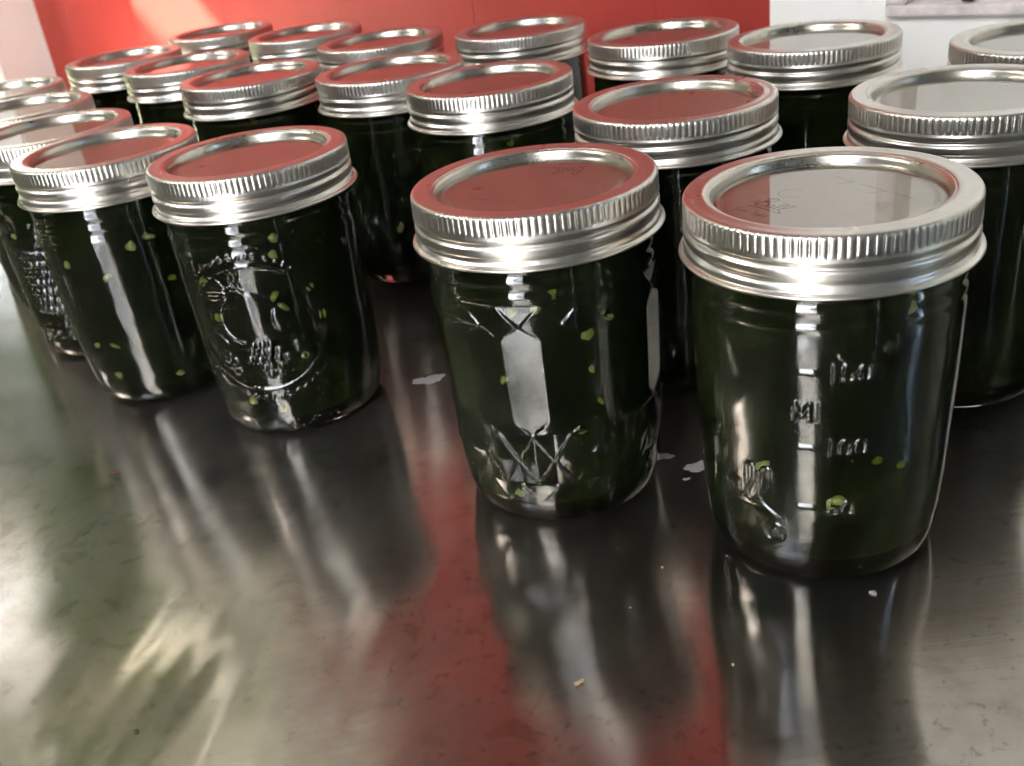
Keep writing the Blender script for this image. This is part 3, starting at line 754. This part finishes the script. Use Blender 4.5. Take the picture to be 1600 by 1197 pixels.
part('shaft', (1125, 1223, WALLN - 60, WALLN + 45, -700, 1500), M_white, post, 3)
part('cap', (1110, 1238, WALLN - 75, WALLN + 58, 1500.5, 1560), M_white, post, 3)

# porch roof, added front screen and side wall, floor
roof = empty('porch_roof', W(400, -300, 1600)); tag(roof, 'unpainted board roof over the porch, above the picture', 'roof')
k = 0; n = -1000
while n < 640:
    part('roof_board', (-2300, 2000, n, n + 146, 1562 + (k % 3) * 0.7, 1585), M_roof, roof, 1.0); n += 150; k += 1
part('fascia', (-2300, 2000, -1040, -1002, 1500, 1610), M_white, roof, 2)
scr = empty('added_dark_screen', W(-1300, -1020, -700)); tag(scr, 'added dark board screen at right, unseen, in place of the body behind the camera', 'screen')  # added out of view, blocks light as the body behind the camera would
a = -2300
while a < -390:
    part('board', (a, a + 143, -1035, -1010, -700, 1561), M_wood, scr, 1.0); a += 146
side = empty('added_side_wall', W(-2310, -200, -700)); tag(side, 'added dark brown board wall, unseen, at the right end of the porch', 'wall')  # added out of view to keep the right side dark
n = -1000
while n < 560:
    part('board', (-2330, -2305, n, n + 143, -700, 1561), M_wood, side, 1.0); n += 146
tag(box_obj('porch_floor', (-2300, 2400, -1150, 640, -760, -702), M_roof, None, 1.0), None, None, None, 'structure')
tag(box_obj('front_path', (-2600, 2600, -5200, -1160, -790, -750), M_paving, None, 1.0), None, None, None, 'structure')
g = 400.0
tag(mesh_obj('ground', [(-g, -g, -0.80), (g, -g, -0.80), (g, g, -0.80), (-g, g, -0.80)], [(0, 1, 2, 3)], M_grass), None, None, None, 'structure')

# ------------------------------------------------------------------ trees outside
def tree(name, a, n, height, rad, nleaf, seed, mat, label, base=-800, low=0.25, leaf=90):
    r = np.random.default_rng(seed); root = empty(name, W(a, n, base)); tag(root, label, 'tree', 'trees round the porch')
    v = []; f = []
    def limb(p0, p1, r0, r1):
        p0 = np.array(p0, float); p1 = np.array(p1, float); d = p1 - p0; d /= np.linalg.norm(d); t = np.cross(d, [0.3, 0.9, 0.1]); t /= np.linalg.norm(t); b = np.cross(d, t); k = len(v)
        for p, rr in ((p0, r0), ((p0 + p1) / 2 + t * r0 * .3, (r0 + r1) / 2), (p1, r1)):
            for i in range(8):
                q = p + rr * (t * math.cos(i * math.pi / 4) + b * math.sin(i * math.pi / 4)); v.append(tuple(q * MM))
        for s in range(2):
            for i in range(8): f.append((k + s * 8 + i, k + s * 8 + (i + 1) % 8, k + s * 8 + 8 + (i + 1) % 8, k + s * 8 + 8 + i))
    limb((0, 0, 0), (40, 30, height * .55), rad * .09, rad * .05)
    cl = []
    for i in range(9):
        an = i * 2.4; e = np.array([math.cos(an) * rad * .55, math.sin(an) * rad * .55, height * (low + .25 + .09 * i)]); limb((20, 15, height * (.2 + .05 * i)), e, rad * .04, rad * .012)
        for q in range(5): cl.append((e + r.normal(size=3) * rad * .25, rad * r.uniform(.2, .36)))
    t = mesh_obj('trunk', v, f, M_bark, root, True)
    cs = np.array([c for c, _ in cl]); rs = np.array([s for _, s in cl])
    idx = r.integers(0, len(cl), nleaf); dirs = r.normal(size=(nleaf, 3)); dirs /= np.linalg.norm(dirs, axis=1)[:, None]
    P = cs[idx] + dirs * (rs[idx] * r.uniform(.35, 1.0, nleaf) ** .5)[:, None]
    u = r.normal(size=(nleaf, 3)); u /= np.linalg.norm(u, axis=1)[:, None]; w = np.cross(u, r.normal(size=(nleaf, 3))); w /= np.linalg.norm(w, axis=1)[:, None]
    s = leaf * r.uniform(.6, 1.3, nleaf)[:, None]
    V = np.stack([P - u * s, P + w * s * .45, P + u * s, P - w * s * .45], 1).reshape(-1, 3) * MM
    F = np.arange(nleaf * 4).reshape(-1, 4)
    mesh_obj('crown', V, F, mat, root)
tree('maple_tree', 3300, 2300, 5200, 1700, 9000, 1, M_leaf, 'dark leafy tree beyond the white post at far left')
for q_, (a_, n_, h_, lb_) in enumerate([(5000, -1900, 4700, 'left one of three pale green trees beyond the end of the porch'), (5250, -350, 4600, 'middle one of three pale green trees beyond the end of the porch'), (5000, 1150, 4600, 'right one of three pale green trees beyond the end of the porch')]):
    tree('maple_tree', a_, n_, h_, 1250, 20000, 30 + q_, M_leaf2, lb_, low=0.0, leaf=125)
tree('maple_tree', 2300, -3600, 4600, 1500, 8000, 3, M_leaf, 'tree on the lawn left of the front path')
tree('maple_tree', -3000, -6500, 6500, 2200, 8000, 4, M_leaf, 'large tree right of the front path, behind the screen')
tree('shrub', 2600, 1000, 1350, 600, 6000, 5, M_leaf2, 'rounded shrub at the end of the porch', low=0.0, leaf=45)

def hedge(a0, a1, n0, n1, z1, nleaf, seed, lab):
    r = np.random.default_rng(seed); root = empty('clipped_hedge', W((a0 + a1) / 2, (n0 + n1) / 2, -800)); tag(root, lab, 'hedge')
    A = r.uniform(a0, a1, nleaf); N = r.uniform(n0, n1, nleaf); Z = -790 + (z1 + 790) * r.uniform(0, 1, nleaf) ** 0.8
    bul = 60 * np.sin(A / 170.0) + 50 * np.sin(Z / 210.0 + A / 90.0)
    P = (A[:, None] + bul[:, None] * 0.3) * WD + (N[:, None] + bul[:, None]) * WN; P[:, 2] = Z + 50 * np.sin(A / 120.0)
    u = r.normal(size=(nleaf, 3)); u /= np.linalg.norm(u, axis=1)[:, None]; w = np.cross(u, r.normal(size=(nleaf, 3))); w /= np.linalg.norm(w, axis=1)[:, None]
    s_ = 48 * r.uniform(.6, 1.3, nleaf)[:, None]
    V = np.stack([P - u * s_, P + w * s_ * .5, P + u * s_, P - w * s_ * .5], 1).reshape(-1, 3) * MM - np.array(root.location[:])
    mesh_obj('foliage', V, np.arange(nleaf * 4).reshape(-1, 4), M_leaf, root)
    st = []
    for k in range(7):
        aa = a0 + (k + .5) * (a1 - a0) / 7; v, f = box_w(aa - 22, aa + 22, (n0 + n1) / 2 - 22, (n0 + n1) / 2 + 22, -800, z1 * .6)
        o = mesh_obj('stem', np.array(v) - np.array(root.location[:]), f, M_bark, root)
hedge(60, 2500, -1750, -1350, 1500, 50000, 8, 'tall dark green hedge in front of the porch, left of the path opening')
hedge(2450, 2850, -1350, 200, 700, 20000, 9, 'lower clipped hedge across the far end of the porch')
# leafy branch reaching over the open end of the roof: the sun falls through it on the red wall
def branch():
    r = np.random.default_rng(21); root = empty('leafy_branch', W(2600, 0, 1700)); tag(root, 'leafy branch hanging over the open end of the porch roof', 'branch')
    nl = 150; cs = r.uniform(0, 1, (26, 3)); idx = r.integers(0, 26, nl)
    P0 = np.stack([2030 + 620 * cs[idx, 0], -150 + 620 * cs[idx, 1], 1420 + 560 * cs[idx, 2]], -1) + r.normal(size=(nl, 3)) * 48
    P = P0[:, :1] * WD + P0[:, 1:2] * WN; P[:, 2] = P0[:, 2]
    u = r.normal(size=(nl, 3)); u /= np.linalg.norm(u, axis=1)[:, None]; w = np.cross(u, r.normal(size=(nl, 3))); w /= np.linalg.norm(w, axis=1)[:, None]
    V = np.stack([P - u * 42, P + w * 24, P + u * 42, P - w * 24], 1).reshape(-1, 3) * MM - np.array(root.location[:])
    mesh_obj('foliage', V, np.arange(nl * 4).reshape(-1, 4), M_leaf, root)
    v, f = box_w(2020, 3400, 140, 165, 1660, 1685); mesh_obj('stem', np.array(v) - np.array(root.location[:]), f, M_bark, root)
branch()
# house added out of view, a sunlit reflector for the streaks in glass
hs = empty('added_reflector_house', W(-300, -5200, -800)); tag(hs, 'added unseen pale board house across the path, sunlit reflector for the jar highlights', 'house')
def hpart(name, c, sx, sy, sz, mat, parent=hs):
    # box in the house's own axes (mm); x along its front, y out of the front
    v = [((c[0] + i * sx / 2) * MM, (c[1] + j * sy / 2) * MM, (c[2] + k * sz / 2) * MM) for k in (-1, 1) for j in (-1, 1) for i in (-1, 1)]
    o = mesh_obj(name, v, [(0, 1, 3, 2), (4, 6, 7, 5), (0, 4, 5, 1), (2, 3, 7, 6), (0, 2, 6, 4), (1, 5, 7, 3)], mat, parent)
    bm = bmesh.new(); bm.from_mesh(o.data); bmesh.ops.recalc_face_normals(bm, faces=bm.faces); bm.to_mesh(o.data); bm.free(); return o
fr = WD * 0.84 + WN * 0.54; hs.rotation_euler.z = math.atan2(fr[1], fr[0]) - math.pi / 2
for k in range(38): hpart('board', (0, 6 - (k % 2) * 1.5, 70 + k * 140), 6400, 24, 138, M_house)
for x0 in (-2300, 2300):
    w_ = hpart('window', (x0, 24, 1600), 900, 30, 1300, M_white); hpart('pane', (x0, 42, 1600), 780, 8, 1180, M_glasspane, w_)
hpart('roof', (0, -1500, 5480), 7000, 3400, 160, M_wood)
